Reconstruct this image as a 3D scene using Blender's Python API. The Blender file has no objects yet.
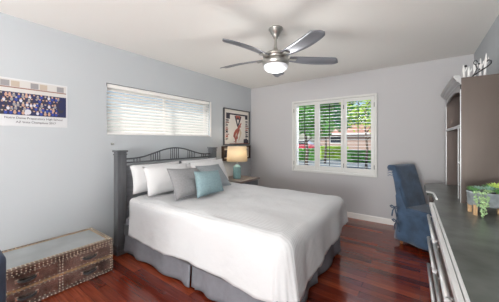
import bpy, bmesh, math, random
from mathutils import Vector, Matrix, noise
PI = math.pi
S = bpy.context.scene
C = S.collection
random.seed(7)

# ------------------------------------------------------------------ camera, world, light
YAW = 0.62443
cam = bpy.data.objects.new('camera', bpy.data.cameras.new('camera')); C.objects.link(cam)
cam.location = (0, 0, 1.3048); cam.rotation_euler = (PI/2, 0, YAW)
cam.data.sensor_width = 36; cam.data.lens = 36*236.68/499; cam.data.shift_y = -0.0213
cam.data.clip_start = 0.02; cam.data.clip_end = 400
S.camera = cam
S.view_settings.view_transform = 'Standard'; S.view_settings.look = 'None'
S.view_settings.gamma = 1; S.view_settings.use_curve_mapping = False
S.view_settings.exposure = 0.50

W = bpy.data.worlds.new('sky'); S.world = W; W.use_nodes = True
nt = W.node_tree; nt.nodes.clear()
sky = nt.nodes.new('ShaderNodeTexSky'); sky.sky_type = 'NISHITA'; sky.sun_disc = False
sky.sun_elevation = math.radians(48); sky.sun_rotation = math.radians(200); sky.dust_density = 1.5; sky.air_density = 1.0
bg = nt.nodes.new('ShaderNodeBackground'); bg.inputs[1].default_value = 0.13
wo = nt.nodes.new('ShaderNodeOutputWorld')
nt.links.new(sky.outputs[0], bg.inputs[0]); nt.links.new(bg.outputs[0], wo.inputs[0])

def lamp(name, kind, loc, rot, energy, color, **kw):
    l = bpy.data.lights.new(name, kind); l.energy = energy; l.color = color
    for k, v in kw.items(): setattr(l, k, v)
    o = bpy.data.objects.new(name, l); o.location = loc; o.rotation_euler = rot; C.objects.link(o); return o
lamp('sun', 'SUN', (0, 0, 10), (math.radians(44), 0, math.radians(-28)), 3.8, (1, .95, .87), angle=0.01)
# added fill lamp at a made-up door opening behind the camera
lamp('added_rear_fill', 'AREA', (-.45, -3.06, 1.05), (-PI/2-math.radians(58), 0, PI), 235, (1.0, .99, .965), shape='RECTANGLE', size=1.7, size_y=2.0)
# sky light falling in through the window of the back wall and of the high window in the left wall
lamp('window_daylight', 'AREA', (-1.28, 5.35, 2.95), (math.radians(48), 0, PI), 150, (.97, .98, 1.0), shape='RECTANGLE', size=2.2, size_y=.9)
lamp('high_window_daylight', 'AREA', (-3.30, 2.14, 1.67), (PI/2, 0, -PI/2), 2.5, (1.0, .98, .95), shape='RECTANGLE', size=1.6, size_y=.55)

# ------------------------------------------------------------------ materials
MATS = {}
def mat(name, col, rough=.6, metal=0.0, var=0.0, vscale=8, bump=0.0, bscale=40, bdetail=3, stretch=None, spec=.5, coat=0.0, trans=0.0, emit=None, estr=0.0, sheen=0.0):
    m = bpy.data.materials.new(name); m.use_nodes = True
    n = m.node_tree.nodes; l = m.node_tree.links; b = n['Principled BSDF']
    b.inputs['Roughness'].default_value = rough; b.inputs['Metallic'].default_value = metal
    b.inputs['Specular IOR Level'].default_value = spec; b.inputs['Coat Weight'].default_value = coat
    b.inputs['Sheen Weight'].default_value = sheen
    b.inputs['Base Color'].default_value = (*col, 1)
    tc = n.new('ShaderNodeTexCoord'); mp = n.new('ShaderNodeMapping')
    l.new(tc.outputs['Object'], mp.inputs[0])
    if stretch: mp.inputs['Scale'].default_value = stretch
    if var > 0:
        nz = n.new('ShaderNodeTexNoise'); nz.inputs['Scale'].default_value = vscale; nz.inputs['Detail'].default_value = 4
        l.new(mp.outputs[0], nz.inputs['Vector'])
        r = n.new('ShaderNodeValToRGB'); r.color_ramp.elements[0].position = .3; r.color_ramp.elements[1].position = .7
        r.color_ramp.elements[0].color = (*[max(0, c*(1-var)) for c in col], 1)
        r.color_ramp.elements[1].color = (*[min(1, c*(1+var)) for c in col], 1)
        l.new(nz.outputs[0], r.inputs[0]); l.new(r.outputs[0], b.inputs['Base Color'])
    if bump > 0:
        nz = n.new('ShaderNodeTexNoise'); nz.inputs['Scale'].default_value = bscale; nz.inputs['Detail'].default_value = bdetail
        l.new(mp.outputs[0], nz.inputs['Vector'])
        bp = n.new('ShaderNodeBump'); bp.inputs['Strength'].default_value = bump; bp.inputs['Distance'].default_value = .01
        l.new(nz.outputs[0], bp.inputs['Height']); l.new(bp.outputs[0], b.inputs['Normal'])
    if emit: b.inputs['Emission Color'].default_value = (*emit, 1); b.inputs['Emission Strength'].default_value = estr
    if trans: b.inputs['Transmission Weight'].default_value = trans
    MATS[name] = m; return m

M_wall = mat('wall_paint', (.515, .545, .572), .75, bump=.05, bscale=120)
M_wall_back = mat('wall_paint_back', (.53, .525, .54), .75, bump=.05, bscale=120)
M_ceil = mat('ceiling_paint', (.90, .89, .855), .8, bump=.08, bscale=60)
M_trim = mat('white_trim', (.82, .81, .79), .45)
M_shut = mat('shutter_white', (.70, .70, .68), .4)
M_blind = mat('blind_white', (.93, .92, .90), .45, spec=.3)
M_black = mat('black_metal', (.03, .03, .035), .45)
M_dark = mat('dark_line', (.08, .08, .085), .6)
M_chrome = mat('chrome', (.78, .79, .80), .32, .75)
M_nickel = mat('brushed_nickel', (.50, .49, .46), .36, 1.0, stretch=(1, 1, 40), bump=.05)
M_blade = mat('fan_blade_silver', (.25, .26, .29), .33, .6, spec=.5)
M_glassw = mat('frosted_glass', (.80, .82, .86), .35, emit=(.95, .97, 1), estr=.05)  # slight glow added, the fan's own lamp is off
M_post = mat('pewter_post', (.15, .155, .165), .38, .45, var=.15, vscale=5, stretch=(8, 8, 1))
M_head = mat('pewter_headboard', (.24, .245, .265), .42, .3, var=.15, vscale=5, stretch=(8, 1, 8))
M_iron = mat('grey_iron', (.10, .105, .115), .45, .5)
M_sheet = mat('white_cotton', (.68, .68, .69), .85, bump=.25, bscale=14, bdetail=4)
M_grey = mat('grey_linen', (.28, .28, .29), .9, var=.08, vscale=60, bump=.3, bscale=200)
M_grey2 = mat('grey_blue_linen', (.28, .31, .33), .9, var=.08, vscale=60, bump=.3, bscale=200)
M_teal = mat('teal_linen', (.24, .345, .375), .9, var=.10, vscale=60, bump=.3, bscale=200)
M_skirt = mat('grey_skirt_cloth', (.19, .19, .215), .9, var=.06, vscale=20, bump=.15, bscale=90)
M_denim = mat('blue_denim', (.050, .092, .160), .85, var=.30, vscale=9, bump=.35, bscale=120, sheen=.3)
M_cord = mat('pale_cord', (.22, .28, .38), .8)
M_honey = mat('honey_wood', (.50, .24, .09), .45, var=.2, vscale=20)
M_navy = mat('navy_upholstery', (.035, .05, .085), .7, var=.15, vscale=20)
M_top = mat('dark_zinc', (.15, .165, .155), .28, .2, var=.35, vscale=7, bump=.04, bscale=30)
M_edge = mat('silver_edge', (.84, .85, .85), .35, .15)
M_cab = mat('taupe_cabinet', (.115, .090, .078), .30, .25, var=.12, vscale=4, stretch=(1, 1, .3))
M_cabin = mat('brown_inner', (.135, .10, .088), .5, .0, var=.12, vscale=4)
M_crown = mat('pewter_crown', (.36, .36, .365), .35, .45)
M_silv = mat('silver_leaf', (.60, .61, .62), .3, .7)
M_ns = mat('weathered_taupe', (.26, .22, .20), .5, var=.25, vscale=6, stretch=(1, 8, 1))
M_nsd = mat('grey_mirror_drawer', (.17, .18, .20), .3, .5)
M_lampb = mat('teal_ceramic', (.24, .42, .44), .25, var=.12, vscale=25)
M_galv = mat('galvanised_steel', (.42, .46, .49), .38, .5, var=.35, vscale=14)
M_pine = mat('pine_legs', (.62, .40, .22), .5, var=.12, vscale=20)
M_soil = mat('soil', (.05, .035, .025), .9)
M_leafA = mat('succulent_pale', (.40, .58, .30), .5, var=.2, vscale=30)
M_leafB = mat('succulent_green', (.16, .36, .13), .5, var=.25, vscale=30)
M_leafC = mat('succulent_blue', (.26, .42, .34), .5, var=.2, vscale=30)
M_leafY = mat('succulent_lime', (.50, .66, .16), .5, var=.2, vscale=30)
M_white = mat('white_paint', (.85, .85, .84), .5)
M_aged = mat('aged_metal', (.34, .27, .235), .26, .75, var=.6, vscale=9, bump=.06, bscale=25)
M_zinc = mat('zinc_lid', (.44, .46, .465), .42, .35, var=.12, vscale=5)
M_brass = mat('antique_brass', (.50, .32, .15), .34, .85, var=.25, vscale=20)
M_leather = mat('brown_leather', (.17, .105, .075), .5, var=.2, vscale=20)
M_nail = mat('nailhead', (.80, .72, .60), .25, .9)
M_paper = mat('poster_paper', (.66, .67, .69), .6)
M_cream = mat('cream_paper', (.78, .74, .68), .6)
M_glass = None

# wood floor: planks along X
def floor_mat():
    m = bpy.data.materials.new('cherry_planks'); m.use_nodes = True
    n = m.node_tree.nodes; l = m.node_tree.links; b = n['Principled BSDF']
    tc = n.new('ShaderNodeTexCoord')
    br = n.new('ShaderNodeTexBrick'); br.offset = .37; br.offset_frequency = 2
    br.inputs['Scale'].default_value = 1.0; br.inputs['Brick Width'].default_value = 1.15; br.inputs['Row Height'].default_value = .082
    br.inputs['Mortar Size'].default_value = .0012; br.inputs['Mortar Smooth'].default_value = .3; br.inputs['Bias'].default_value = 0
    br.inputs['Color1'].default_value = (0, 0, 0, 1); br.inputs['Color2'].default_value = (1, 1, 1, 1); br.inputs['Mortar'].default_value = (.35, .35, .35, 1)
    l.new(tc.outputs['Object'], br.inputs['Vector'])
    ramp = n.new('ShaderNodeValToRGB')
    e = ramp.color_ramp.elements; e[0].position = 0; e[0].color = (.12, .018, .010, 1); e[1].position = 1; e[1].color = (.36, .075, .030, 1)
    x = ramp.color_ramp.elements.new(.5); x.color = (.22, .036, .016, 1)
    l.new(br.outputs['Color'], ramp.inputs[0])
    mp = n.new('ShaderNodeMapping'); mp.inputs['Scale'].default_value = (1.2, 22, 1)
    l.new(tc.outputs['Object'], mp.inputs[0])
    nz = n.new('ShaderNodeTexNoise'); nz.inputs['Scale'].default_value = 3; nz.inputs['Detail'].default_value = 6; nz.inputs['Distortion'].default_value = .4
    l.new(mp.outputs[0], nz.inputs['Vector'])
    r2 = n.new('ShaderNodeValToRGB'); r2.color_ramp.elements[0].position = .35; r2.color_ramp.elements[1].position = .68
    r2.color_ramp.elements[0].color = (.62, .55, .5, 1); r2.color_ramp.elements[1].color = (1.15, 1.1, 1.1, 1)
    l.new(nz.outputs[0], r2.inputs[0])
    mx = n.new('ShaderNodeMix'); mx.data_type = 'RGBA'; mx.blend_type = 'MULTIPLY'; mx.inputs[0].default_value = .85
    l.new(ramp.outputs[0], mx.inputs[6]); l.new(r2.outputs[0], mx.inputs[7])
    mm = n.new('ShaderNodeMix'); mm.data_type = 'RGBA'; mm.inputs[7].default_value = (.03, .006, .005, 1)
    l.new(br.outputs['Fac'], mm.inputs[0]); l.new(mx.outputs[2], mm.inputs[6])
    l.new(mm.outputs[2], b.inputs['Base Color'])
    b.inputs['Roughness'].default_value = .14; b.inputs['Specular IOR Level'].default_value = .6; b.inputs['Coat Weight'].default_value = .25; b.inputs['Coat Roughness'].default_value = .12
    bp = n.new('ShaderNodeBump'); bp.inputs['Strength'].default_value = .12; bp.inputs['Distance'].default_value = .003
    l.new(nz.outputs[0], bp.inputs['Height']); l.new(bp.outputs[0], b.inputs['Normal'])
    return m
M_floor = floor_mat()

def waffle_mat():
    m = bpy.data.materials.new('waffle_cotton'); m.use_nodes = True
    n = m.node_tree.nodes; l = m.node_tree.links; b = n['Principled BSDF']
    b.inputs['Base Color'].default_value = (.61, .615, .63, 1); b.inputs['Roughness'].default_value = .9
    tc = n.new('ShaderNodeTexCoord')
    wv = n.new('ShaderNodeTexWave'); wv.wave_type = 'BANDS'; wv.bands_direction = 'Y'; wv.inputs['Scale'].default_value = 14; wv.inputs['Distortion'].default_value = 1.5; wv.inputs['Detail'].default_value = 2
    nz = n.new('ShaderNodeTexNoise'); nz.inputs['Scale'].default_value = 6; nz.inputs['Detail'].default_value = 6
    l.new(tc.outputs['Object'], wv.inputs['Vector']); l.new(tc.outputs['Object'], nz.inputs['Vector'])
    ad = n.new('ShaderNodeMath'); ad.operation = 'MULTIPLY_ADD'; ad.inputs[1].default_value = .13
    l.new(wv.outputs['Fac'], ad.inputs[0]); l.new(nz.outputs[0], ad.inputs[2])
    bp = n.new('ShaderNodeBump'); bp.inputs['Strength'].default_value = .7; bp.inputs['Distance'].default_value = .016
    l.new(ad.outputs[0], bp.inputs['Height']); l.new(bp.outputs[0], b.inputs['Normal'])
    return m
M_waffle = waffle_mat()

def shade_mat():
    m = bpy.data.materials.new('linen_shade'); m.use_nodes = True
    n = m.node_tree.nodes; l = m.node_tree.links; n.remove(n['Principled BSDF'])
    d = n.new('ShaderNodeBsdfDiffuse'); d.inputs[0].default_value = (.85, .78, .66, 1)
    t = n.new('ShaderNodeBsdfTranslucent'); t.inputs[0].default_value = (.90, .78, .58, 1)
    mx = n.new('ShaderNodeMixShader'); mx.inputs[0].default_value = .5
    l.new(d.outputs[0], mx.inputs[1]); l.new(t.outputs[0], mx.inputs[2]); l.new(mx.outputs[0], n['Material Output'].inputs[0])
    return m
M_shade = shade_mat()
def slat_mat():
    m = bpy.data.materials.new('blind_slat_white'); m.use_nodes = True
    n = m.node_tree.nodes; l = m.node_tree.links; b = n['Principled BSDF']
    b.inputs['Base Color'].default_value = (.92, .91, .89, 1); b.inputs['Roughness'].default_value = .5
    t = n.new('ShaderNodeBsdfTranslucent'); t.inputs[0].default_value = (.95, .93, .90, 1)
    mx = n.new('ShaderNodeMixShader'); mx.inputs[0].default_value = .25
    l.new(b.outputs[0], mx.inputs[1]); l.new(t.outputs[0], mx.inputs[2]); l.new(mx.outputs[0], n['Material Output'].inputs[0])
    return m
M_slat = slat_mat()
def pane_mat():
    m = bpy.data.materials.new('window_pane'); m.use_nodes = True
    n = m.node_tree.nodes; l = m.node_tree.links; n.remove(n['Principled BSDF'])
    t = n.new('ShaderNodeBsdfTransparent'); t.inputs[0].default_value = (.97, .98, .98, 1)
    g = n.new('ShaderNodeBsdfGlossy'); g.inputs['Roughness'].default_value = .02
    mx = n.new('ShaderNodeMixShader'); mx.inputs[0].default_value = .004
    l.new(t.outputs[0], mx.inputs[1]); l.new(g.outputs[0], mx.inputs[2]); l.new(mx.outputs[0], n['Material Output'].inputs[0])
    return m
M_glass = pane_mat()

# ------------------------------------------------------------------ helpers
def bx(bm, x0, x1, y0, y1, z0, z1, bev=0.0, mi=0, M=None, seg=2):
    r = bmesh.ops.create_cube(bm, size=1)
    vs = r['verts']
    for v in vs: v.co = Vector(((x0+x1)/2+v.co.x*(x1-x0), (y0+y1)/2+v.co.y*(y1-y0), (z0+z1)/2+v.co.z*(z1-z0)))
    fs = set(f for v in vs for f in v.link_faces)
    for f in fs: f.material_index = mi
    if bev > 0:
        es = list(set(e for v in vs for e in v.link_edges))
        rr = bmesh.ops.bevel(bm, geom=es, offset=bev, segments=seg, profile=.5, affect='EDGES')
        for f in rr['faces']: f.material_index = mi
        vs = list(set([v for f in rr['faces'] for v in f.verts] + [v for v in vs if v.is_valid]))
        allv = set(vs)
        for f in fs:
            if f.is_valid: allv.update(f.verts)
        vs = list(allv)
    if M is not None:
        for v in vs: v.co = M @ v.co
    return vs
def lathe(bm, prof, c=(0, 0, 0), seg=32, mi=0, sx=1, sy=1, cap=True, smooth=True, M=None):
    rings = []
    for r, z in prof:
        if r < 1e-5: rings.append([bm.verts.new((c[0], c[1], c[2]+z))])
        else: rings.append([bm.verts.new((c[0]+r*sx*math.cos(2*PI*k/seg), c[1]+r*sy*math.sin(2*PI*k/seg), c[2]+z)) for k in range(seg)])
    for a, b in zip(rings, rings[1:]):
        for k in range(seg):
            k2 = (k+1) % seg
            if len(a) == 1 and len(b) == 1: continue
            if len(a) == 1: f = bm.faces.new((a[0], b[k], b[k2]))
            elif len(b) == 1: f = bm.faces.new((a[k], b[0], a[k2]))
            else: f = bm.faces.new((a[k], a[k2], b[k2], b[k]))
            f.material_index = mi; f.smooth = smooth
    if cap:
        for r in (rings[0], rings[-1]):
            if len(r) > 1:
                f = bm.faces.new(r); f.material_index = mi
    vs = [v for r in rings for v in r]
    if M is not None:
        for v in vs: v.co = M @ v.co
    return vs
def tube(bm, pts, rad, seg=8, mi=0, cap=True):
    pts = [Vector(p) for p in pts]; n = len(pts)
    rads = rad if isinstance(rad, (list, tuple)) else [rad]*n
    rings = []; up = Vector((0, 0, 1)); prev = None
    for i, p in enumerate(pts):
        t = (pts[min(i+1, n-1)]-pts[max(i-1, 0)]).normalized()
        if prev is None:
            a = t.cross(up)
            if a.length < .05: a = t.cross(Vector((1, 0, 0)))
        else: a = prev-t*prev.dot(t)
        a.normalize(); prev = a; b = t.cross(a)
        rings.append([bm.verts.new(p+rads[i]*(a*math.cos(2*PI*k/seg)+b*math.sin(2*PI*k/seg))) for k in range(seg)])
    for a, b in zip(rings, rings[1:]):
        for k in range(seg):
            f = bm.faces.new((a[k], a[(k+1) % seg], b[(k+1) % seg], b[k])); f.smooth = True; f.material_index = mi
    if cap:
        bm.faces.new(rings[0][::-1]).material_index = mi; bm.faces.new(rings[-1]).material_index = mi
def prism(bm, poly, axis, a, b, mi=0):
    """extrude 2D polygon along axis from a to b; poly coords are the other two axes in order"""
    def P(u, v, w):
        return {'x': (w, u, v), 'y': (u, w, v), 'z': (u, v, w)}[axis]
    A = [bm.verts.new(P(u, v, a)) for u, v in poly]; B = [bm.verts.new(P(u, v, b)) for u, v in poly]
    n = len(poly)
    fs = [bm.faces.new(A), bm.faces.new(B[::-1])]
    for k in range(n): fs.append(bm.faces.new((A[k], B[k], B[(k+1) % n], A[(k+1) % n])))
    for f in fs: f.material_index = mi
    return A+B
def sphere(bm, c, r, u=12, v=8, mi=0, s=(1, 1, 1)):
    rr = bmesh.ops.create_uvsphere(bm, u_segments=u, v_segments=v, radius=r)
    for x in rr['verts']: x.co = Vector((c[0]+x.co.x*s[0], c[1]+x.co.y*s[1], c[2]+x.co.z*s[2]))
    for f in set(f for x in rr['verts'] for f in x.link_faces): f.smooth = True; f.material_index = mi
    return rr['verts']
def obj(name, bm, mats, parent=None, smooth=None, sub=0, origin=None):
    bmesh.ops.recalc_face_normals(bm, faces=bm.faces)
    if origin is not None:
        for v in bm.verts: v.co -= Vector(origin)
    me = bpy.data.meshes.new(name); bm.to_mesh(me); bm.free()
    for m in (mats if isinstance(mats, (list, tuple)) else [mats]): me.materials.append(m)
    if smooth is True:
        for p in me.polygons: p.use_smooth = True
    o = bpy.data.objects.new(name, me); C.objects.link(o)
    if origin is not None: o.location = origin
    if parent: o.parent = parent
    if sub:
        s = o.modifiers.new('sub', 'SUBSURF'); s.levels = sub; s.render_levels = sub
    return o
def BM(): return bmesh.new()
def thing(name, label, cat, loc=(0, 0, 0), rz=0, group=None):
    o = bpy.data.objects.new(name, None); C.objects.link(o); o.empty_display_size = .1
    o.location = loc; o.rotation_euler = (0, 0, rz); o['label'] = label; o['category'] = cat
    if group: o['group'] = group
    return o
def tag(o, label, cat, group=None, kind=None):
    o['label'] = label; o['category'] = cat
    if group: o['group'] = group
    if kind: o['kind'] = kind
    return o
def struct(name, bm, m, **k):
    o = obj(name, bm, m, **k); o['kind'] = 'structure'; return o
def one(name, fn, m, parent=None, **k):
    b = BM(); fn(b); return obj(name, b, m, parent, **k)
def dup(root, loc=None, rz=None, label=None):
    r = root.copy(); C.objects.link(r)
    if loc is not None: r.location = loc
    if rz is not None: r.rotation_euler = (0, 0, rz)
    if label: r['label'] = label
    for ch in list(root.children):
        c = ch.copy(); C.objects.link(c); c.parent = r
        for g in list(ch.children):
            d = g.copy(); C.objects.link(d); d.parent = c
    return r

# ------------------------------------------------------------------ room shell
XL, XR, YB, YF, H = -3.02, .575, 4.2465, -2.9, 2.44
b = BM(); bx(b, XL-.15, XR+.15, YF-.15, YB+.15, -.1, 0); struct('floor', b, M_floor)
b = BM(); bx(b, XL-.15, XR+.15, YF-.15, YB+.15, H, H+.15); struct('ceiling', b, M_ceil)
def wall_hole(name, axis, c0, c1, a0, a1, h0, h1, z0, z1, m):
    """wall slab c0..c1 across, a0..a1 along, with a hole h0..h1 by z0..z1"""
    b = BM()
    for (p, q, r, s) in ((a0, h0, 0, H), (h1, a1, 0, H), (h0, h1, 0, z0), (h0, h1, z1, H)):
        if s-r < 1e-4: continue
        if axis == 'x': bx(b, p, q, c0, c1, r, s)
        else: bx(b, c0, c1, p, q, r, s)
    return struct(name, b, m)
wall_hole('wall_left', 'y', XL-.15, XL, YF, YB, 1.293, 2.990, 1.375, 1.985, M_wall)
WX0, WX1, WZ0, WZ1 = -1.98, -.585, .755, 2.02
wall_hole('wall_back', 'x', YB, YB+.15, XL-.15, XR+.15, WX0, WX1, WZ0, WZ1, M_wall_back)
b = BM(); bx(b, XR, XR+.15, YF, YB, 0, H); struct('wall_right', b, M_wall)
wall_hole('wall_front', 'x', YF-.15, YF, XL-.15, XR+.15, -1.35, 0.45, .0, 2.2, M_wall)  # unseen door opening made up for the added rear fill lamp
b = BM()
prism(b, [(YB-.013, 0), (YB, 0), (YB, .09), (YB-.006, .09), (YB-.013, .078)], 'x', XL+.013, XR-.013); struct('baseboard_back', b, M_trim)
b = BM(); prism(b, [(XL, 0), (XL+.013, 0), (XL+.013, .078), (XL+.006, .09), (XL, .09)], 'y', YF, YB-.013); struct('baseboard_left', b, M_trim)
b = BM(); prism(b, [(XR, 0), (XR-.013, 0), (XR-.013, .078), (XR-.006, .09), (XR, .09)], 'y', YF, YB-.013); struct('baseboard_right', b, M_trim)

# window in the back wall: frame, panes
b = BM()
y0, y1 = YB+.07, YB+.11
for (a, c, d, e) in ((WX0, WX0+.035, WZ0, WZ1), (WX1-.035, WX1, WZ0, WZ1), (WX0, WX1, WZ0, WZ0+.035), (WX0, WX1, WZ1-.035, WZ1)):
    bx(b, a, c, y0, y1, d, e)
w1 = struct('window_1', b, M_trim)
one('pane', lambda b: bx(b, WX0+.03, WX1-.03, YB+.087, YB+.091, WZ0+.03, WZ1-.03), M_glass, w1)
b = BM()
for (a, c, d, e) in ((1.293, 1.333, 1.375, 1.985), (2.95, 2.99, 1.375, 1.985), (2.13, 2.16, 1.375, 1.985), (1.293, 2.99, 1.375, 1.41), (1.293, 2.99, 1.95, 1.985)):
    bx(b, XL-.13, XL-.10, a, c, d, e)
w2 = struct('window_2', b, M_trim)
one('pane', lambda b: bx(b, XL-.117, XL-.113, 1.33, 2.955, 1.405, 1.955), M_glass, w2)
b = BM()
for (a, c) in ((-1.35, -1.28), (-.49, -.41), (.38, .45)): bx(b, a, c, YF-.10, YF-.05, 0, 2.2)
bx(b, -1.35, .45, YF-.10, YF-.05, 2.13, 2.2); bx(b, -1.35, .45, YF-.10, YF-.05, 0, .08)
struct('added_door_frame', b, M_trim)  # made-up door frame around the opening of the rear fill lamp

# plantation shutters
FX0, FX1, FZ0, FZ1 = -2.013, -.553, .718, 2.052
yf = YB-.032
def frame_ring(b, x0, x1, z0, z1, w, y0, y1, bev=.003, wb=None):
    wb = wb or w
    bx(b, x0, x0+w, y0, y1, z0, z1, bev); bx(b, x1-w, x1, y0, y1, z0, z1, bev)
    bx(b, x0+w, x1-w, y0, y1, z1-w, z1, bev); bx(b, x0+w, x1-w, y0, y1, z0, z0+wb, bev)
b = BM(); frame_ring(b, FX0, FX1, FZ0, FZ1, .034, yf-.012, YB+.0)
bx(b, FX0+.03, FX0+.036, YB-.004, YB+.03, FZ0+.034, FZ1-.034); bx(b, FX1-.036, FX1-.03, YB-.004, YB+.03, FZ0+.034, FZ1-.034)
tag(obj('shutter_frame', b, M_shut), 'white rectangular casing around the three shutter panels on the back wall', 'window frame')
edges = [FX0+.038, -1.520, -1.056, FX1-.038]
lab = ['white louvered shutter panel with a black tilt rod, leftmost in the back window',
       'middle white louvered shutter panel of the back window',
       'white louvered shutter panel nearest the blue chair, rightmost in the back window']
for i in range(3):
    x0, x1 = edges[i]+.0015, edges[i+1]-.0015; z0, z1 = FZ0+.038, FZ1-.038
    t = thing('plantation_shutter', lab[i], 'shutter', ((x0+x1)/2, yf, z0), 0, 'shutter panels of the back window')
    w = (x1-x0)/2; h = z1-z0
    b = BM()
    st = .046
    bx(b, -w, -w+st, -.002, .026, 0, h, .003); bx(b, w-st, w, -.002, .026, 0, h, .003)
    bx(b, -w+st, w-st, -.002, .026, h-.055, h, .003); bx(b, -w+st, w-st, -.002, .026, 0, .085, .003)
    obj('shutter_panel', b, M_shut, t)
    b = BM(); n = 20; zz0 = .085+.028; pitch = (h-.055-.085)/n
    for k in range(n):
        zc = .085+pitch*(k+.5); R = Matrix.Translation((0, .014, zc)) @ Matrix.Rotation(math.radians(2), 4, 'X')
        prof = [(-.030, 0), (-.018, .0030), (0, .0038), (.018, .0030), (.030, 0), (.018, -.0030), (0, -.0038), (-.018, -.0030)]
        vs = prism(b, prof, 'x', -w+st+.001, w-st-.001)
        for v in vs: v.co = R @ v.co
    obj('louvers', b, M_shut, t)
    one('tilt_rod', lambda b: bx(b, -.004, .004, -.028, -.018, .10, h-.07, .001), M_black, t)
    for hz in (.12, h-.14):
        one('hinge', lambda b: tube(b, [((-w-.002) if i == 0 else (w+.002), -.008, hz-.035), ((-w-.002) if i == 0 else (w+.002), -.008, hz+.035)], .005, 6), M_black, t)

# horizontal blind in the high window of the left wall
t = thing('window_blind', 'wide white horizontal slat blind, closed, in the high window above the bed', 'window blind', (XL, 2.14, 1.375))
hw = .845
b = BM(); n = 13
for k in range(n):
    zc = .035+k*.0425
    R = Matrix.Translation((-.045, 0, zc)) @ Matrix.Rotation(math.radians(52), 4, 'Y')
    prof = [(-.025, 0), (-.012, .0028), (0, .0036), (.012, .0028), (.025, 0), (.012, .0006), (0, .0012), (-.012, .0006)]
    vs = prism(b, prof, 'y', -hw, hw)
    for v in vs: v.co = R @ v.co
obj('slats', b, M_slat, t)
one('headrail', lambda b: bx(b, -.055, -.006, -hw, hw, .565, .608, .003), M_blind, t)
one('bottom_rail', lambda b: bx(b, -.052, -.004, -hw, hw, .002, .020, .003), M_blind, t)
for yy in (-.62, -.2, .22, .62):
    one('ladder_cord', lambda b: tube(b, [(-.018, yy, .02), (-.018, yy, .575)], .0012, 5), M_blind, t)
one('tilt_wand', lambda b: tube(b, [(-.006, hw-.03, .56), (.004, hw-.028, .50), (.004, hw-.026, .03)], .004, 6), M_nickel, t)
b = BM(); bx(b, XL, XL+.004, 1.287, 2.975, 1.985, 1.989); bx(b, XL, XL+.006, 1.287, 1.291, 1.955, 1.990)
struct('blind_shadow_line', b, M_dark)  # dark strips stand in for the shadow gap above the blind
b = BM(); bx(b, XL, XL+.010, 2.99, 3.02, 1.365, 1.985, .002); struct('trim_2', b, M_trim)

# ------------------------------------------------------------------ bed
bed = thing('bed', 'queen bed with pewter square posts and arched spindle headboard against the left wall', 'bed', (-2.82, 2.10, 0))
BX, BY = -2.82, 2.10
hpY = (-.75, .75)
for s in hpY:
    b = BM()
    bx(b, -.05, .05, s-.05, s+.05, .11, 1.135, .004)
    bx(b, -.056, .056, s-.056, s+.056, 1.135, 1.15, .003); bx(b, -.050, .050, s-.050, s+.050, 1.15, 1.17, .003)
    bx(b, -.062, .062, s-.062, s+.062, 1.17, 1.19, .004)
    bx(b, -.058, .058, s-.058, s+.058, .05, .11, .005); bx(b, -.066, .066, s-.066, s+.066, 0, .05, .006)
    obj('bed_post', b, M_post, bed)
one('headboard_panel', lambda b: (bx(b, -.018, .018, -.70, .70, .25, .93, .003), bx(b, -.028, .028, -.70, .70, .90, 1.005, .006), bx(b, -.024, .024, -.70, .70, .45, .52, .005)), M_head, bed)
ztop = lambda y: 1.085+.115*(0.5+0.5*math.cos(PI*min(1, abs(y)/.62)))
one('arched_rail', lambda b: tube(b, [(0, -.70+1.4*k/40, ztop(-.70+1.4*k/40)) for k in range(41)], .0095, 8), M_iron, bed)
one('lower_rail', lambda b: tube(b, [(0, -.70, 1.04), (0, .70, 1.04)], .009, 8), M_iron, bed)
for g, n in ((-.55, 3), (-.30, 5), (0, 5), (.30, 5), (.55, 3)):
    for k in range(n):
        yy = g+(k-(n-1)/2)*(.032 if n == 5 else .038)
        one('spindle', lambda b: tube(b, [(0, yy, 1.04), (0, yy, ztop(yy))], .0065, 6), M_iron, bed)
one('side_rail', lambda b: bx(b, .05, 2.06, -.735, -.710, .22, .34, .004), M_post, bed)
one('side_rail', lambda b: bx(b, .05, 2.06, .710, .735, .22, .34, .004), M_post, bed)
one('box_spring', lambda b: bx(b, .06, 2.04, -.705, .705, .20, .42, .02), M_grey, bed)
one('mattress', lambda b: bx(b, .14, 2.10, -.735, .735, .425, .655, .05, seg=4), M_sheet, bed)
for sx in (1.95,):
    for sy in (-.62, .62): one('bed_leg', lambda b: bx(b, sx-.03, sx+.03, sy-.03, sy+.03, 0, .2, .004), M_post, bed)

# dust ruffle: two panels on the near side and the rest round the foot
def ruffle(path, name, parent, ztop=.41, zb=.022, seed=0):
    """pleated cloth strip along a polyline path of (x, y, nx, ny)"""
    b = BM(); cols = []
    L = 0; pts = []
    for i, p in enumerate(path):
        if i: L += math.hypot(p[0]-path[i-1][0], p[1]-path[i-1][1])
        pts.append((p, L))
    rows = 10
    for p, s in pts:
        col = []
        for r in range(rows+1):
            f = r/rows  # 0 top
            z = ztop+(zb-ztop)*f
            a = .006+.018*f
            d = a*.8*math.sin(s*19+seed+1.6*math.sin(s*4.1+seed))+.006*f*math.sin(s*9+seed*2)+.012*f*f
            if r == rows: z += .006*math.sin(s*17+seed)
            col.append(b.verts.new((p[0]+p[2]*d, p[1]+p[3]*d, z)))
        cols.append(col)
    for c, e in zip(cols, cols[1:]):
        for r in range(rows): f = b.faces.new((c[r], c[r+1], e[r+1], e[r])); f.smooth = True
    o = obj(name, b, M_skirt, parent)
    m = o.modifiers.new('thick', 'SOLIDIFY'); m.thickness = .004; m.offset = 0
    return o
sk = thing('bed_skirt', 'pleated grey bed skirt hanging to the floor below the white comforter', 'bed skirt', (0, 0, 0))
ys = BY-.716
def seg(a, bb, n, nx, ny): return [(a[0]+(bb[0]-a[0])*k/n, a[1]+(bb[1]-a[1])*k/n, nx, ny) for k in range(n+1)]
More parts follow.
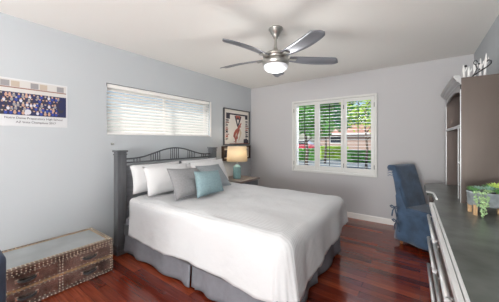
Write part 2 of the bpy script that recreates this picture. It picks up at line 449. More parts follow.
ruffle(seg((-2.74, ys), (-1.625, ys), 150, 0, -1), 'skirt_panel', sk, seed=1)
ruffle([(-1.625+.0, ys+.01, 0, -1)]+seg((-1.60, ys+.012), (-1.575, ys+.012), 4, 0, -1), 'pleat_insert', sk, seed=3)
ruffle(seg((-1.578, ys), (-.80, ys), 110, 0, -1)+[(-.80+.03*math.sin(k*PI/12), ys+.03-.03*math.cos(k*PI/12), math.sin(k*PI/12), -math.cos(k*PI/12)) for k in range(1, 6)]
       + seg((-.77, ys+.03), (-.77, BY), 100, 1, 0), 'skirt_panel', sk, seed=5)
ruffle(seg((-.77, BY+.008), (-.77, BY+.735), 100, 1, 0)+seg((-.80, BY+.755), (-2.72, BY+.755), 160, 0, 1), 'skirt_panel', sk, seed=8)

# comforter
def comforter():
    b = BM()
    x0, x1 = -2.61, -.665; ya, yb = BY-.752, BY+.752; zt = .682; r = .075
    ins = .10
    cx1, cya, cyb = x1-ins, ya+ins, yb-ins        # core rectangle; outside it the cloth bends over
    NX, NO, NY = 70, 22, 60
    drop = .54
    us = [(x0+(cx1-x0)*i/NX, 0) for i in range(NX+1)]+[(cx1, (i+1)/NO) for i in range(NO)]
    vs = [(cya, -(NO-i)/NO) for i in range(NO)]+[(cya+(cyb-cya)*j/NY, 0) for j in range(NY+1)]+[(cyb, (j+1)/NO) for j in range(NO)]
    grid = []
    for (ux, a) in us:
        row = []
        for (vy, c) in vs:
            m = max(a, abs(c))
            if m == 0:
                x, y = ux, vy
                z = zt+.016*noise.noise(Vector((x*3, y*3, 1)))+.006*noise.noise(Vector((x*9, y*5, 3)))
                # edge softness
                e = min(1, (y-cya)/.25, (cyb-y)/.25, (cx1-x)/.25); z -= .014*(1-max(0, e))**2
                # head end tucks down under pillows
                row.append(b.verts.new((x, y, z))); continue
            ang = math.atan2(c, a) if (a > 0 or c != 0) else 0
            nx, ny = math.cos(ang), math.sin(ang)
            # perimeter coordinate for folds
            per = (ux-cx1) * (1 if c < 0 else -1) if a == 0 else (ang*.45 + (vy-(cya if c < 0 else cyb) if c == 0 else 0))
            if a > 0 and c == 0: per = (vy-cya)+5
            elif a > 0: per = (0 if c < 0 else (cyb-cya))+5+(ang if c > 0 else ang)*.35
            else: per = 5+(ux-cx1) if c < 0 else 5+(cyb-cya)+(cx1-ux)
            dr = drop
            if a == 0 and c < 0: dr = .478 + .014*math.sin(ux*5)-.03*max(0, (ux+1.2))      # near side
            if a > 0: dr = .462-.135*((vy-cya)/(cyb-cya))
            d = m*dr
            arcl = ins+.02; R = arcl/(PI/2)*1.18
            if d < arcl*1.25:
                th = d/(arcl*1.25)*(PI/2); h = R*math.sin(th); v = R*(1-math.cos(th))
            else:
                h = R; v = R+(d-arcl*1.25)
            f = max(0, (d-.12)/.4)
            wob = (.010*f*math.sin(per*9+2*math.sin(per*3))+.004*f*math.sin(per*31+1))
            if a > 0: wob += .012*f*math.sin(per*13)+.010*f
            h += wob + .030*f
            z = zt-.014-v+.010*noise.noise(Vector((ux*4+nx, vy*4+ny, d*6)))
            if m > .999: z += (.008 if a > 0 else .003)*math.sin(per*31)+(.005 if a > 0 else .001)*math.sin(per*67)
            row.append(b.verts.new((ux+nx*h, vy+ny*h, z)))
        grid.append(row)
    for i in range(len(grid)-1):
        for j in range(len(grid[0])-1):
            f = b.faces.new((grid[i][j], grid[i+1][j], grid[i+1][j+1], grid[i][j+1])); f.smooth = True
    o = obj('comforter', b, M_waffle)
    m = o.modifiers.new('thick', 'SOLIDIFY'); m.thickness = .012; m.offset = -1
    tag(o, 'white waffle textured comforter spread over the bed and hanging off its foot', 'comforter')
comforter()

# pillows
def pillow(name, bl, br, tl, tr, th, m, label, group=None, piping=False, seed=0, sag=.0, flange=0):
    bl, br, tl, tr = map(Vector, (bl, br, tl, tr)); N = 22
    c = (bl+br+tl+tr)/4; nrm = ((br-bl).cross(tl-bl)).normalized()
    b = BM()
    def side(sg):
        g = []
        for i in range(N+1):
            row = []
            for j in range(N+1):
                u, v = i/N, j/N
                # pull edges inwards a little between corners
                uu, vv = 2*u-1, 2*v-1
                pu = uu*(1-.06*(1-vv*vv)*abs(uu)**2); pv = vv*(1-.06*(1-uu*uu)*abs(vv)**2)
                u2, v2 = (pu+1)/2, (pv+1)/2
                p = bl*(1-u2)*(1-v2)+br*u2*(1-v2)+tl*(1-u2)*v2+tr*u2*v2
                prof = max(0, (1-abs(uu)**2.6)*(1-abs(vv)**2.6))**.55
                wr = .10*noise.noise(Vector((u*5+seed, v*5, seed)))+.05*noise.noise(Vector((u*11+seed, v*9, 7)))
                row.append(p+nrm*sg*th/2*prof*(1+wr)-Vector((0, 0, sag*prof*(v)))*.5)
            g.append(row)
        return g
    A = side(1); B = side(-1)
    va = [[b.verts.new(p-c) for p in r] for r in A]
    vb = [[va[i][j] if i in (0, N) or j in (0, N) else b.verts.new(B[i][j]-c) for j in range(N+1)] for i in range(N+1)]
    for i in range(N):
        for j in range(N):
            f = b.faces.new((va[i][j], va[i+1][j], va[i+1][j+1], va[i][j+1])); f.smooth = True
            f = b.faces.new((vb[i][j], vb[i][j+1], vb[i+1][j+1], vb[i+1][j])); f.smooth = True
    rim = [va[i][0].co.copy() for i in range(N+1)]+[va[N][j].co.copy() for j in range(1, N+1)]+[va[i][N].co.copy() for i in range(N-1, -1, -1)]+[va[0][j].co.copy() for j in range(N-1, -1, -1)]
    o = obj(name, b, m); o.location = c; tag(o, label, 'pillow' if name == 'pillow' else 'cushion', group)
    if piping:
        b = BM(); tube(b, rim, .0045, 6, cap=False); obj('piping', b, m, o)
    return o
G = 'white bed pillows leaning on the headboard'
pillow('pillow', (-2.60, 1.38, .70), (-2.60, 2.08, .70), (-2.71, 1.40, 1.02), (-2.71, 2.09, 1.02), .16, M_sheet, 'white pillow against the headboard, rearmost on the side of the metal trunk', G, seed=1)
pillow('pillow', (-2.37, 1.42, .70), (-2.37, 2.08, .70), (-2.54, 1.46, 1.00), (-2.54, 2.08, 1.01), .16, M_sheet, 'white pillow directly behind the plain grey square cushion, nearer the metal trunk', G, seed=4)
pillow('pillow', (-2.60, 2.12, .70), (-2.60, 2.80, .70), (-2.71, 2.12, 1.02), (-2.71, 2.83, 1.025), .16, M_sheet, 'white pillow against the headboard on the side of the lit lamp', G, seed=6)
pillow('pillow', (-2.37, 2.12, .70), (-2.37, 2.76, .70), (-2.54, 2.12, 1.00), (-2.54, 2.78, 1.02), .16, M_sheet, 'white pillow just behind the blue-grey cushion, nearer the lit lamp', G, seed=9)
pillow('cushion', (-1.985, 1.50, .705), (-2.00, 1.95, .705), (-2.20, 1.54, 1.00), (-2.24, 2.00, .965), .15, M_grey, 'square light grey cushion left of the teal cushion on the bed', 'accent cushions on the bed', True, 2)
pillow('cushion', (-2.08, 2.00, .705), (-2.06, 2.44, .705), (-2.25, 1.98, .985), (-2.27, 2.41, .975), .13, M_grey2, 'blue-grey cushion peeking out from behind the teal cushion', 'accent cushions on the bed', True, 5)
pillow('cushion', (-1.85, 1.655, .715), (-1.88, 2.085, .715), (-1.985, 1.73, .965), (-2.02, 2.14, .935), .13, M_teal, 'small rectangular teal cushion in front of the two grey cushions', 'accent cushions on the bed', True, 3)

# ------------------------------------------------------------------ storage trunk
TX0, TX1, TY0, TY1, TZ = -3.0, -2.49, .28, 1.122, .326
tr = thing('storage_trunk', 'low aged metal trunk with brass studs and four drawers under the team photo', 'trunk', (TX0, TY0, 0))
tw, tl_ = TX1-TX0, TY1-TY0
STUDS = []
def studs(b, p, q, n, r=.0058, nrm=(1, 0, 0)):
    p, q = Vector(p), Vector(q)
    for k in range(n): STUDS.append((p.lerp(q, (k+.5)/n), r))
def stud_bm(b, c, r):
    rr = bmesh.ops.create_icosphere(b, subdivisions=2, radius=r, matrix=Matrix.Translation(c))
    for f in set(f for v in rr['verts'] for f in v.link_faces): f.smooth = True
one('trunk_body', lambda b: bx(b, 0, tw-.006, 0.006, tl_-.006, .012, TZ-.006, .002), M_aged, tr)
one('lid_panel', lambda b: bx(b, .05, tw-.045, .03, tl_-.04, TZ-.008, TZ-.002, .001), M_zinc, tr)
b = BM()
for (x0, x1, y0, y1) in ((0, .042, 0, tl_), (tw-.036, tw, 0, tl_), (.042, tw-.036, tl_-.036, tl_), (.042, tw-.036, 0, .03)):
    bx(b, x0, x1, y0, y1, TZ-.01, TZ, .001)
obj('lid_strap', b, M_leather, tr)
b = BM()
bx(b, .042, .048, .03, tl_-.036, TZ-.006, TZ+.001); bx(b, tw-.042, tw-.036, .03, tl_-.036, TZ-.006, TZ+.001); bx(b, .042, tw-.036, tl_-.043, tl_-.036, TZ-.006, TZ+.001)
obj('brass_inlay', b, M_brass, tr)
b = BM()
bx(b, tw-.006, tw, 0, tl_, TZ-.045, TZ-.01, .001); bx(b, tw-.006, tw, 0, tl_, 0.008, .030, .001)
bx(b, tw-.006, tw, tl_-.03, tl_, .030, TZ-.045, .001); bx(b, tw-.006, tw, tl_/2-.016, tl_/2+.016, .030, TZ-.045, .001)
bx(b, 0, tw, tl_-.006, tl_, TZ-.045, TZ-.01, .001); bx(b, 0, tw, tl_-.006, tl_, .008, .030, .001)
bx(b, 0, .03, tl_-.006, tl_, .03, TZ-.045); bx(b, tw-.03, tw, tl_-.0061, tl_, .03, TZ-.045)
obj('metal_strap', b, M_aged, tr)
b = BM(); bx(b, tw-.005, tw+.001, .0, tl_-.0, .150, .166, .001); bx(b, 0, tw, tl_-.005, tl_+.001, .150, .166, .001); obj('brass_band', b, M_brass, tr)
b = BM()
for z in (TZ-.018, TZ-.038, .018, .158): studs(b, (tw+.001, 0, z), (tw+.001, tl_, z), 32); studs(b, (0, tl_+.001, z), (tw, tl_+.001, z), 18)
for yy in (tl_-.008, tl_-.024, tl_/2-.010, tl_/2+.010): studs(b, (tw+.001, yy, .03), (tw+.001, yy, TZ-.045), 10)
for xx in (.008, .034, tw-.008, tw-.030): studs(b, (xx, 0, TZ), (xx, tl_, TZ), 32)
for yy in (tl_-.008, tl_-.030): studs(b, (0, yy, TZ), (tw, yy, TZ), 18)
for xx in (.015, tw-.015): studs(b, (xx, tl_+.001, .03), (xx, tl_+.001, TZ-.045), 10)
b.free()
for col in range(2):
    for row in range(2):
        ya = .006+col*(tl_/2+.010)+.004; yb = ya+tl_/2-.032
        z0, z1 = ((.034, .147), (.169, .278))[row]
        d = one('drawer', lambda b: bx(b, tw-.012, tw-.002, ya, yb, z0, z1, .003), M_aged, tr)
        yc, zc = (ya+yb)/2, (z0+z1)/2+.005
        one('handle', lambda b: (tube(b, [(tw+.001, yc-.055, zc), (tw+.016, yc-.045, zc-.004), (tw+.020, yc-.02, zc-.010), (tw+.020, yc+.02, zc-.010), (tw+.016, yc+.045, zc-.004), (tw+.001, yc+.055, zc)], [.006, .008, .010, .010, .008, .006], 8)), M_black, d)
        for s in (-1, 1): one('handle_plate', lambda b: bx(b, tw-.002, tw+.003, yc+s*.060-.010, yc+s*.060+.010, zc-.014, zc+.014, .002), M_nail, d)
        studs(None, (tw, ya+.01, z0+.008), (tw, yb-.01, z0+.008), 12, .004); studs(None, (tw, ya+.01, z1-.008), (tw, yb-.01, z1-.008), 12, .004)
org = Vector((TX0, TY0, 0)); eye = Vector((0, 0, 1.305))
STUDS.sort(key=lambda t: (t[0].y < .12 or t[0].y > tl_-.001 or t[0].z < .05, (t[0]+org-eye).length/t[1]))
first = None
for c, r in STUDS[:100]:
    if first is None: first = one('nailhead', lambda b: stud_bm(b, (0, 0, 0), 1), M_nail, tr); o = first
    else: o = first.copy(); C.objects.link(o); o.parent = tr
    o.location = c; o.scale = (r, r, r)
b = BM()
for c, r in STUDS[100:]: stud_bm(b, c, r)
o = obj('small_nailheads', b, M_nail, tr); o['kind'] = 'stuff'

# ------------------------------------------------------------------ nightstand and lamp
ns = thing('nightstand', 'weathered taupe nightstand with a grey drawer between bed and back wall', 'nightstand', (-2.99, 3.11, 0))
one('table_top', lambda b: bx(b, 0, .56, 0, .60, .585, .612, .005), M_ns, ns)
one('cabinet_body', lambda b: bx(b, .02, .53, .03, .57, .10, .583, .003), M_ns, ns)
for k, (z0, z1) in enumerate(((.36, .57), (.13, .34))):
    d = one('drawer', lambda b: (bx(b, .53, .545, .05, .55, z0, z1, .003), bx(b, .543, .549, .075, .525, z0+.025, z1-.025, .002)), M_nsd, ns)
    for yy in (.17, .43):
        one('knob', lambda b: lathe(b, [(0, 0), (.006, 0), (.006, .010), (.014, .014), (.014, .020), (0, .024)], seg=16, M=Matrix.Translation((.549, yy, (z0+z1)/2)) @ Matrix.Rotation(PI/2, 4, 'Y')), M_chrome, d)
for x in (.05, .50):
    for y in (.06, .54): one('leg', lambda b: bx(b, x-.025, x+.025, y-.025, y+.025, 0, .10, .003), M_ns, ns)
LX, LY, LZ = -2.70, 3.36, .612
lp = thing('table_lamp', 'lit table lamp with teal ceramic base and cream drum shade on the nightstand', 'lamp', (LX, LY, LZ))
one('lamp_base', lambda b: (lathe(b, [(0, 0), (.060, 0), (.066, .008), (.070, .02), (.070, .20), (.064, .225), (.045, .24), (.024, .245), (.024, .262), (0, .262)]),
                            ), M_lampb, lp)
b = BM()
for k in range(9): lathe(b, [(.0705, .022+k*.021), (.0722, .028+k*.021), (.0722, .034+k*.021), (.0705, .040+k*.021)], cap=False)
obj('ribs', b, M_lampb, lp)
one('lamp_neck', lambda b: (lathe(b, [(0, .262), (.014, .262), (.014, .30), (.022, .305), (.022, .335), (.012, .345), (0, .345)], seg=16)), M_chrome, lp)
sh = one('lamp_shade', lambda b: lathe(b, [(.19, .315), (.172, .585)], seg=48, cap=False), M_shade, lp)
m = sh.modifiers.new('t', 'SOLIDIFY'); m.thickness = .002
one('harp', lambda b: (tube(b, [(0, -.03, .33), (0, -.055, .40), (0, -.05, .50), (0, 0, .575), (0, .05, .50), (0, .055, .40), (0, .03, .33)], .002, 6),
                       tube(b, [(-.172, 0, .58), (0, 0, .577), (.172, 0, .58)], .0018, 5), tube(b, [(0, 0, .575), (0, 0, .60)], .004, 6)), M_chrome, lp)
one('light_bulb', lambda b: sphere(b, (0, 0, .42), .028, s=(1, 1, 1.3)), mat('bulb', (1, .9, .75), .4, emit=(1, .85, .65), estr=4), lp)
pl = lamp('lamp_light', 'POINT', (0, 0, .45), (0, 0, 0), 3.6, (1, .88, .74), shadow_soft_size=.05); pl.parent = lp

# ------------------------------------------------------------------ wall hung pictures
def plate_quads(b, quads, x, mi=0):
    for q in quads:
        f = b.faces.new([b.verts.new((x, y, z)) for y, z in q]); f.material_index = mi
def rectq(y0, y1, z0, z1): return [(y0, z0), (y1, z0), (y1, z1), (y0, z1)]
# team photo poster
PY0, PY1, PZ0, PZ1 = .392, .902, 1.437, 1.873
po = thing('team_poster', 'unframed team photo poster with blue jerseys and a printed caption on the left wall', 'poster', (XL, (PY0+PY1)/2, PZ0))
W2 = (PY1-PY0)/2; HH = PZ1-PZ0
def rot_poster(p): return p
one('paper', lambda b: bx(b, .001, .004, -W2, W2, 0, HH, .0005), M_paper, po)
def cm(name, c): return mat('poster_'+name, c, .6)
pc = {k: cm(k, v) for k, v in dict(wall=(.62, .60, .58), grey=(.30, .29, .30), blue=(.03, .06, .33), navy=(.02, .025, .09), skin=(.55, .34, .25), white=(.62, .62, .68), dark=(.04, .035, .05), tan=(.50, .42, .34), rust=(.28, .14, .12)).items()}
keys = list(pc); pm = [pc[k] for k in keys]
b = BM(); X = .0045
plate_quads(b, [rectq(-W2+.012, W2-.012, .10, HH-.012)], X, keys.index('wall'))
zc = HH-.035
for k in range(7):
    y = -W2+.018+k*.067
    plate_quads(b, [rectq(y, y+.058, HH-.075, HH-.022)], X+.0004, keys.index(('grey', 'tan', 'wall')[k % 3]))
plate_quads(b, [rectq(-W2+.012, W2-.012, HH-.088, HH-.078)], X+.0005, keys.index('rust'))
plate_quads(b, [rectq(-W2+.012, W2-.012, .104, HH-.125)], X+.0006, keys.index('navy'))
rnd = random.Random(3)
def blob(y, z, ry, rz, k, x):
    f = b.faces.new([b.verts.new((x, y+ry*math.cos(a*PI/5), z+rz*math.sin(a*PI/5))) for a in range(10)]); f.material_index = keys.index(k)
for r in range(5):
    for k in range(21):
        y = -W2+.025+k*.0275+rnd.uniform(-.005, .005)+.013*(r % 2); z = .300-r*.039+rnd.uniform(-.006, .006)
        if y > W2-.075: continue
        xx = X+.0008+r*.0004
        blob(y, z-.020, (.011), .016, rnd.choice(['blue', 'blue', 'blue', 'white', 'navy', 'dark', 'grey', 'skin']), xx)
        blob(y, z, .0075, .0095, rnd.choice(['skin', 'skin', 'tan']), xx+.0001)
        if rnd.random() < .7: blob(y, z+.006, .0075, .0045, 'dark', xx+.0002)
for k in range(3): blob(W2-.062+k*.006, .20+k*.01, .030, .085-k*.02, ('navy', 'dark', 'navy')[k], X+.003+k*.0003)
blob(-W2+.20, .136, .024, .026, 'white', X+.0032)
obj('team_picture', b, pm, po)
def text(body, size, loc, parent, m, name, rot=(PI/2, 0, PI/2)):
    c = bpy.data.curves.new(name, 'FONT'); c.body = body; c.size = size; c.align_x = 'CENTER'; c.extrude = .0003
    o = bpy.data.objects.new(name, c); C.objects.link(o)
    bpy.context.view_layer.update()
    me = bpy.data.meshes.new_from_object(o.evaluated_get(bpy.context.evaluated_depsgraph_get()))
    bpy.data.objects.remove(o)
    me.materials.clear(); me.materials.append(m)
    o = bpy.data.objects.new(name, me); C.objects.link(o); o.location = loc; o.rotation_euler = rot; o.parent = parent; return o
text('Notre Dame Preparatory High School', .0275, (.0052, 0, .068), po, pc['dark'], 'caption')
text('AZ State Champions 2017', .0275, (.0052, .01, .030), po, pc['dark'], 'caption')

# framed coyote picture and the small frame under it
def frame_x(b, y0, y1, z0, z1, w, x0, x1, bev=.002):
    bx(b, x0, x1, y0, y0+w, z0, z1, bev); bx(b, x0, x1, y1-w, y1, z0, z1, bev)
    bx(b, x0, x1, y0+w, y1-w, z0, z0+w, bev); bx(b, x0, x1, y0+w, y1-w, z1-w, z1, bev)
fp = thing('framed_picture', 'black framed white poster with a howling red coyote in the corner', 'picture', (XL, 3.33, 1.215))
fw, fh = .83, .71
one('picture_frame', lambda b: frame_x(b, 0, fw, 0, fh, .018, 0, .035), M_dark, fp)
pk = {'paper': M_cream, 'black': pc['dark'], 'red': mat('brick_red', (.38, .10, .07), .6), 'sand': mat('sand', (.62, .50, .36), .6), 'purple': pc['rust']}
kk = list(pk)
b = BM()
plate_quads(b, [rectq(.018, fw-.018, .018, fh-.018)], .012, 0)
plate_quads(b, [rectq(.08, fw-.06, fh-.115, fh-.085)], .0125, 1)
plate_quads(b, [rectq(.08, .19, fh-.20, fh-.115), rectq(fw-.15, fw-.06, fh-.18, fh-.115)], .0125, 1)
plate_quads(b, [[(.33, fh-.13), (.56, fh-.13), (.47, fh-.33), (.44, fh-.37), (.41, fh-.33)]], .0128, 1)
plate_quads(b, [[(.36, fh-.12), (.53, fh-.12), (.50, fh-.19), (.44, fh-.15), (.39, fh-.19)]], .0131, 2)
plate_quads(b, [[(.40, fh-.20), (.48, fh-.20), (.44, fh-.30)]], .0131, 0)
rr = random.Random(5)
for side in (0, 1):
    yb = .045 if side == 0 else fw-.155
    for k, c in enumerate(([1, 4, 1, 2, 2, 1, 4, 2, 1]) if side == 0 else ([1, 1, 4, 2, 2, 1, 1, 1])):
        z = fh-.24-k*.045
        w = rr.uniform(.06, .11)
        plate_quads(b, [rectq(yb+.02, yb+.02+w, z, z+rr.uniform(.012, .030))], .0125, c)
        plate_quads(b, [rectq(yb+rr.uniform(0, .05), yb+rr.uniform(.06, .1), z-.014, z-.006)], .0125, rr.choice((1, 4)))
# howling coyote
coy = [(.30, .065), (.36, .075), (.33, .13), (.29, .17), (.31, .24), (.36, .30), (.42, .335), (.45, .37), (.44, .40), (.475, .385), (.50, .42), (.545, .455), (.56, .44), (.525, .39), (.545, .37), (.53, .355),
       (.50, .35), (.495, .30), (.47, .24), (.43, .19), (.44, .13), (.40, .11), (.385, .03), (.36, .035), (.355, .09), (.32, .05)]
plate_quads(b, [coy], .0130, 2)
plate_quads(b, [[(.48, .33), (.52, .32), (.56, .25), (.53, .17), (.49, .10), (.45, .07), (.47, .14), (.50, .20), (.49, .27)]], .0128, 3)
plate_quads(b, [[(.36, .20), (.41, .25), (.40, .19), (.36, .14)]], .0133, 3)
plate_quads(b, [[(.33, .17), (.345, .22), (.35, .16)], [(.44, .28), (.46, .31), (.465, .27)]], .0133, 1)
plate_quads(b, [rectq(.18, fw-.02, .020, .030)], .0134, 2)
plate_quads(b, [[(fw-.20, .03), (fw-.03, .03), (fw-.03, .09), (fw-.10, .13), (fw-.20, .11)]], .0129, 1)
obj('coyote_print', b, [pk[k] for k in kk], fp)
sp = thing('framed_picture', 'small brown framed picture on the wall directly behind the cream lamp shade', 'picture', (XL, 3.29, .92))
sw, sh_ = .87, .275
one('picture_frame', lambda b: frame_x(b, 0, sw, 0, sh_, .030, 0, .05), mat('brown_frame', (.085, .05, .04), .5), sp)
b = BM()
plate_quads(b, [rectq(.03, sw-.03, .03, sh_-.03)], .02, 0)
plate_quads(b, [rectq(.06, .20, .06, .20), rectq(.62, .80, .05, .21)], .0205, 1)
plate_quads(b, [rectq(.24, .58, .10, .16), rectq(.66, .72, .08, .18)], .0208, 2)
plate_quads(b, [rectq(.05, sw-.05, sh_-.055, sh_-.045)], .0206, 1)
obj('picture_print', b, [pk[k] for k in kk], sp)
b = BM(); lathe(b, [(0, 0), (.014, 0), (.014, .006), (.007, .010), (.007, .022), (.011, .026), (0, .030)], seg=16, M=Matrix.Rotation(PI/2, 4, 'Y'))
o = obj('wall_hook', b, M_nickel); o.location = (XL, 1.349, 1.263); tag(o, 'tiny round grey hook on the wall below the blind, above the near bed post', 'hook')

# ------------------------------------------------------------------ ceiling fan
FXc, FYc = -1.19, 2.106
fan = thing('ceiling_fan', 'brushed nickel ceiling fan with five swept blades and a frosted glass light', 'ceiling fan', (FXc, FYc, H))
one('canopy', lambda b: lathe(b, [(0, 0), (.072, 0), (.072, -.014), (.060, -.02), (.060, -.032), (.052, -.036), (.050, -.05), (.040, -.055), (.036, -.075), (.026, -.085), (.022, -.10), (.014, -.105), (0, -.105)], seg=32), M_nickel, fan)
one('downrod', lambda b: lathe(b, [(.0125, -.10), (.0125, -.185), (.020, -.20), (.026, -.225), (.045, -.240)], seg=20, cap=False), M_nickel, fan)
one('motor_housing', lambda b: lathe(b, [(0, -.228), (.045, -.232), (.085, -.245), (.118, -.262), (.130, -.275), (.130, -.285), (.110, -.290), (.112, -.312), (.130, -.318), (.134, -.345), (.130, -.372), (.118, -.380), (0, -.380)], seg=40), M_nickel, fan)
one('glass_light', lambda b: lathe(b, [(.122, -.378), (.123, -.392), (.112, -.412), (.085, -.430), (.045, -.440), (0, -.443)], seg=40, cap=False), M_glassw, fan)
fl = lamp('added_fan_fill', 'POINT', (0, 0, -.56), (0, 0, 0), 7, (1, .97, .93), shadow_soft_size=.11); fl.parent = fan  # fill lamp added below the unlit fan dome to brighten the room
for k in range(5):
    a = math.radians(43+72*k)
    # swept, pitched, tapering blade
    N = 18; Mz = 6; b = BM(); top = []; bot = []
    for i in range(N+1):
        f = i/N; r = .145+(.66-.145)*f
        sweep = .030*math.sin(f*PI*.9)-.020*f
        w = .044+.026*math.sin(min(1, f*1.5)*PI/2)-.012*f**2
        w *= 1-.45*max(0, (f-.88)/.12)**3
        rt, rb = [], []
        for j in range(Mz+1):
            g = j/Mz*2-1
            pit = math.radians(14)
            y = sweep+g*w*math.cos(pit); z = -.303-g*w*math.sin(pit)+.006*(1-g*g)
            rt.append(b.verts.new((r+.02*g*f, y, z+.003))); rb.append(b.verts.new((r+.02*g*f, y, z-.003)))
        top.append(rt); bot.append(rb)
    for i in range(N):
        for j in range(Mz):
            f1 = b.faces.new((top[i][j], top[i+1][j], top[i+1][j+1], top[i][j+1])); f2 = b.faces.new((bot[i][j], bot[i][j+1], bot[i+1][j+1], bot[i+1][j])); f1.smooth = f2.smooth = True
        b.faces.new((top[i][0], bot[i][0], bot[i+1][0], top[i+1][0])); b.faces.new((top[i][Mz], top[i+1][Mz], bot[i+1][Mz], bot[i][Mz]))
    b.faces.new([v for v in top[0]]+[v for v in bot[0][::-1]]); b.faces.new([v for v in top[N]]+[v for v in bot[N][::-1]])
    o = obj('fan_blade', b, M_blade, fan); o.rotation_euler = (0, 0, a)
    ir = one('blade_iron', lambda b: (bx(b, .10, .20, -.022, .022, -.312, -.307, .001), bx(b, .18, .215, -.030, .030, -.3125, -.3075, .001)), M_nickel, o)

# ------------------------------------------------------------------ slipcovered chair
ch = thing('dining_chair', 'denim blue slipcovered chair with side ties pulled up to the desk', 'chair', (.09, 3.62, 0), math.radians(-30))
def slab_grid(b, fn, nu, nv, thick_fn=None):
    pass
def back_cover(b):
    # closed loft: sections by height, each a rounded rectangle (x front/back, y width)
    secs = []
    for k in range(26):
        f = k/25; z = .40+.56*f
        xc = -.185-.135*f**1.25; wd = .225-.012*f; tk = .060-.018*f
        secs.append((xc, z, wd, tk))
    secs += [(-.325, .975, .210, .034), (-.328, .982, .20, .018)]
    rings = []
    for xc, z, wd, tk in secs:
        ring = []
        for q in range(32):
            a = 2*PI*q/32; ca, sa = math.cos(a), math.sin(a)
            e = .35
            x = xc+tk*math.copysign(abs(ca)**e, ca); y = wd*math.copysign(abs(sa)**e, sa)
            n = noise.noise(Vector((x*9, y*9, z*6)))
            ring.append(b.verts.new((x+.006*n, y+.004*n, z)))
        rings.append(ring)
    for r1, r2 in zip(rings, rings[1:]):
        for q in range(32): f = b.faces.new((r1[q], r1[(q+1) % 32], r2[(q+1) % 32], r2[q])); f.smooth = True
    b.faces.new(rings[0][::-1]); b.faces.new(rings[-1])
one('backrest', back_cover, M_denim, ch)
one('rolled_top', lambda b: lathe(b, [(0, -.222), (.03, -.222), (.038, -.214), (.038, .214), (.03, .222), (0, .222)], seg=20, M=Matrix.Translation((-.352, 0, .945)) @ Matrix.Rotation(PI/2, 4, 'X')), M_denim, ch)
one('seat', lambda b: bx(b, -.20, .265, -.228, .228, .37, .475, .030, seg=4), M_denim, ch)
def skirt_c(b):
    path = []
    x0, x1, w = -.245, .262, .226
    def add(p, q, n, nx, ny):
        for k in range(n): path.append((p[0]+(q[0]-p[0])*k/n, p[1]+(q[1]-p[1])*k/n, nx, ny))
    add((x0, -w), (x1, -w), 40, 0, -1); add((x1, -w), (x1, w), 40, 1, 0); add((x1, w), (x0, w), 40, 0, 1); add((x0, w), (x0, -w), 40, -1, 0)
    cols = []; s = 0
    for i, p in enumerate(path):
        s += .0125; col = []
        for r in range(9):
            f = r/8; z = .42-(.42-.055)*f
            inset = .03 if r == 0 else 0
            edge = abs((i % 40)/40-.0) ; kick = .9 if min(i % 40, 40-i % 40) < 3 else 1
            d = (.004+.010*f)*math.sin(s*24+math.sin(s*7))*.8+.022*f
            nx, ny = p[2], p[3]
            if i % 40 == 0:
                pn = path[i-1]; nx += pn[2]; ny += pn[3]
            xx = p[0]+nx*d; 
            if p[0] <= x0+.03: xx -= 0
            xx += -.05*(f-1)*0
            col.append(b.verts.new((xx, p[1]+ny*d, z)))
        cols.append(col)
    n = len(cols)
    for i in range(n):
        c, e = cols[i], cols[(i+1) % n]
        for r in range(8): f = b.faces.new((c[r], c[r+1], e[r+1], e[r])); f.smooth = True
o = one('skirt', skirt_c, M_denim, ch); m = o.modifiers.new('t', 'SOLIDIFY'); m.thickness = .004
one('side_flap', lambda b: prism(b, [(-.245, .40), (-.10, .40), (-.13, .47), (-.17, .56), (-.22, .72), (-.262, .60)], 'y', -.236, -.222), M_denim, ch)
for (tx, tz) in ((-.262, .455), (-.235, .285)):
    b = BM()
    yy = -.250
    for s in (-1, 1):
        tube(b, [(tx, yy, tz), (tx+s*.030, yy-.018, tz+.018), (tx+s*.052, yy-.012, tz+.004), (tx+s*.034, yy-.006, tz-.014), (tx, yy, tz)], [.006, .009, .010, .008, .006], 8)
        tube(b, [(tx, yy, tz), (tx+s*.020, yy-.012, tz-.05), (tx+s*.034, yy-.006, tz-.12)], [.006, .008, .010], 8)
    sphere(b, (tx, yy-.008, tz), .014)
    obj('tie_bow', b, M_denim, ch)
b = BM()
for zz in (.905, .875, .845): tube(b, [(-.30, -.226, zz), (-.335, -.238, zz+.012), (-.372, -.228, zz-.004)], .0055, 6)
obj('piping_loops', b, M_cord, ch)
for x in (-.215, .23):
    for y in (-.19, .19):
        one('leg', lambda b: lathe(b, [(.016, 0), (.024, .10), (.026, .36)], seg=12, M=Matrix.Translation((x, y, 0))), M_honey, ch)
# navy chair at the picture's left edge
nc = thing('desk_chair', 'dark navy upholstered chair back at the left edge beside the trunk', 'chair', (-1.92, -.043, 0))
one('backrest', lambda b: bx(b, -.33, .33, .18, .285, .40, .765, .04, seg=5), M_navy, nc)
one('seat', lambda b: bx(b, -.32, .32, -.30, .20, .38, .48, .035, seg=4), M_navy, nc)
for s in (-1, 1): one('armrest', lambda b: bx(b, s*.30-.04, s*.30+.04, -.28, .20, .45, .64, .03, seg=4), M_navy, nc)
for x in (-.27, .27):
    for y in (-.25, .22): one('leg', lambda b: lathe(b, [(.014, 0), (.024, .38)], seg=12, M=Matrix.Translation((x, y, 0))), M_black, nc)

# ------------------------------------------------------------------ desk along the right wall
DA = math.radians(1.35)
dk = thing('desk', 'long desk with dark zinc top, silver edge and chrome bar pulls along right wall', 'desk', (.070, 2.60, 0), DA)
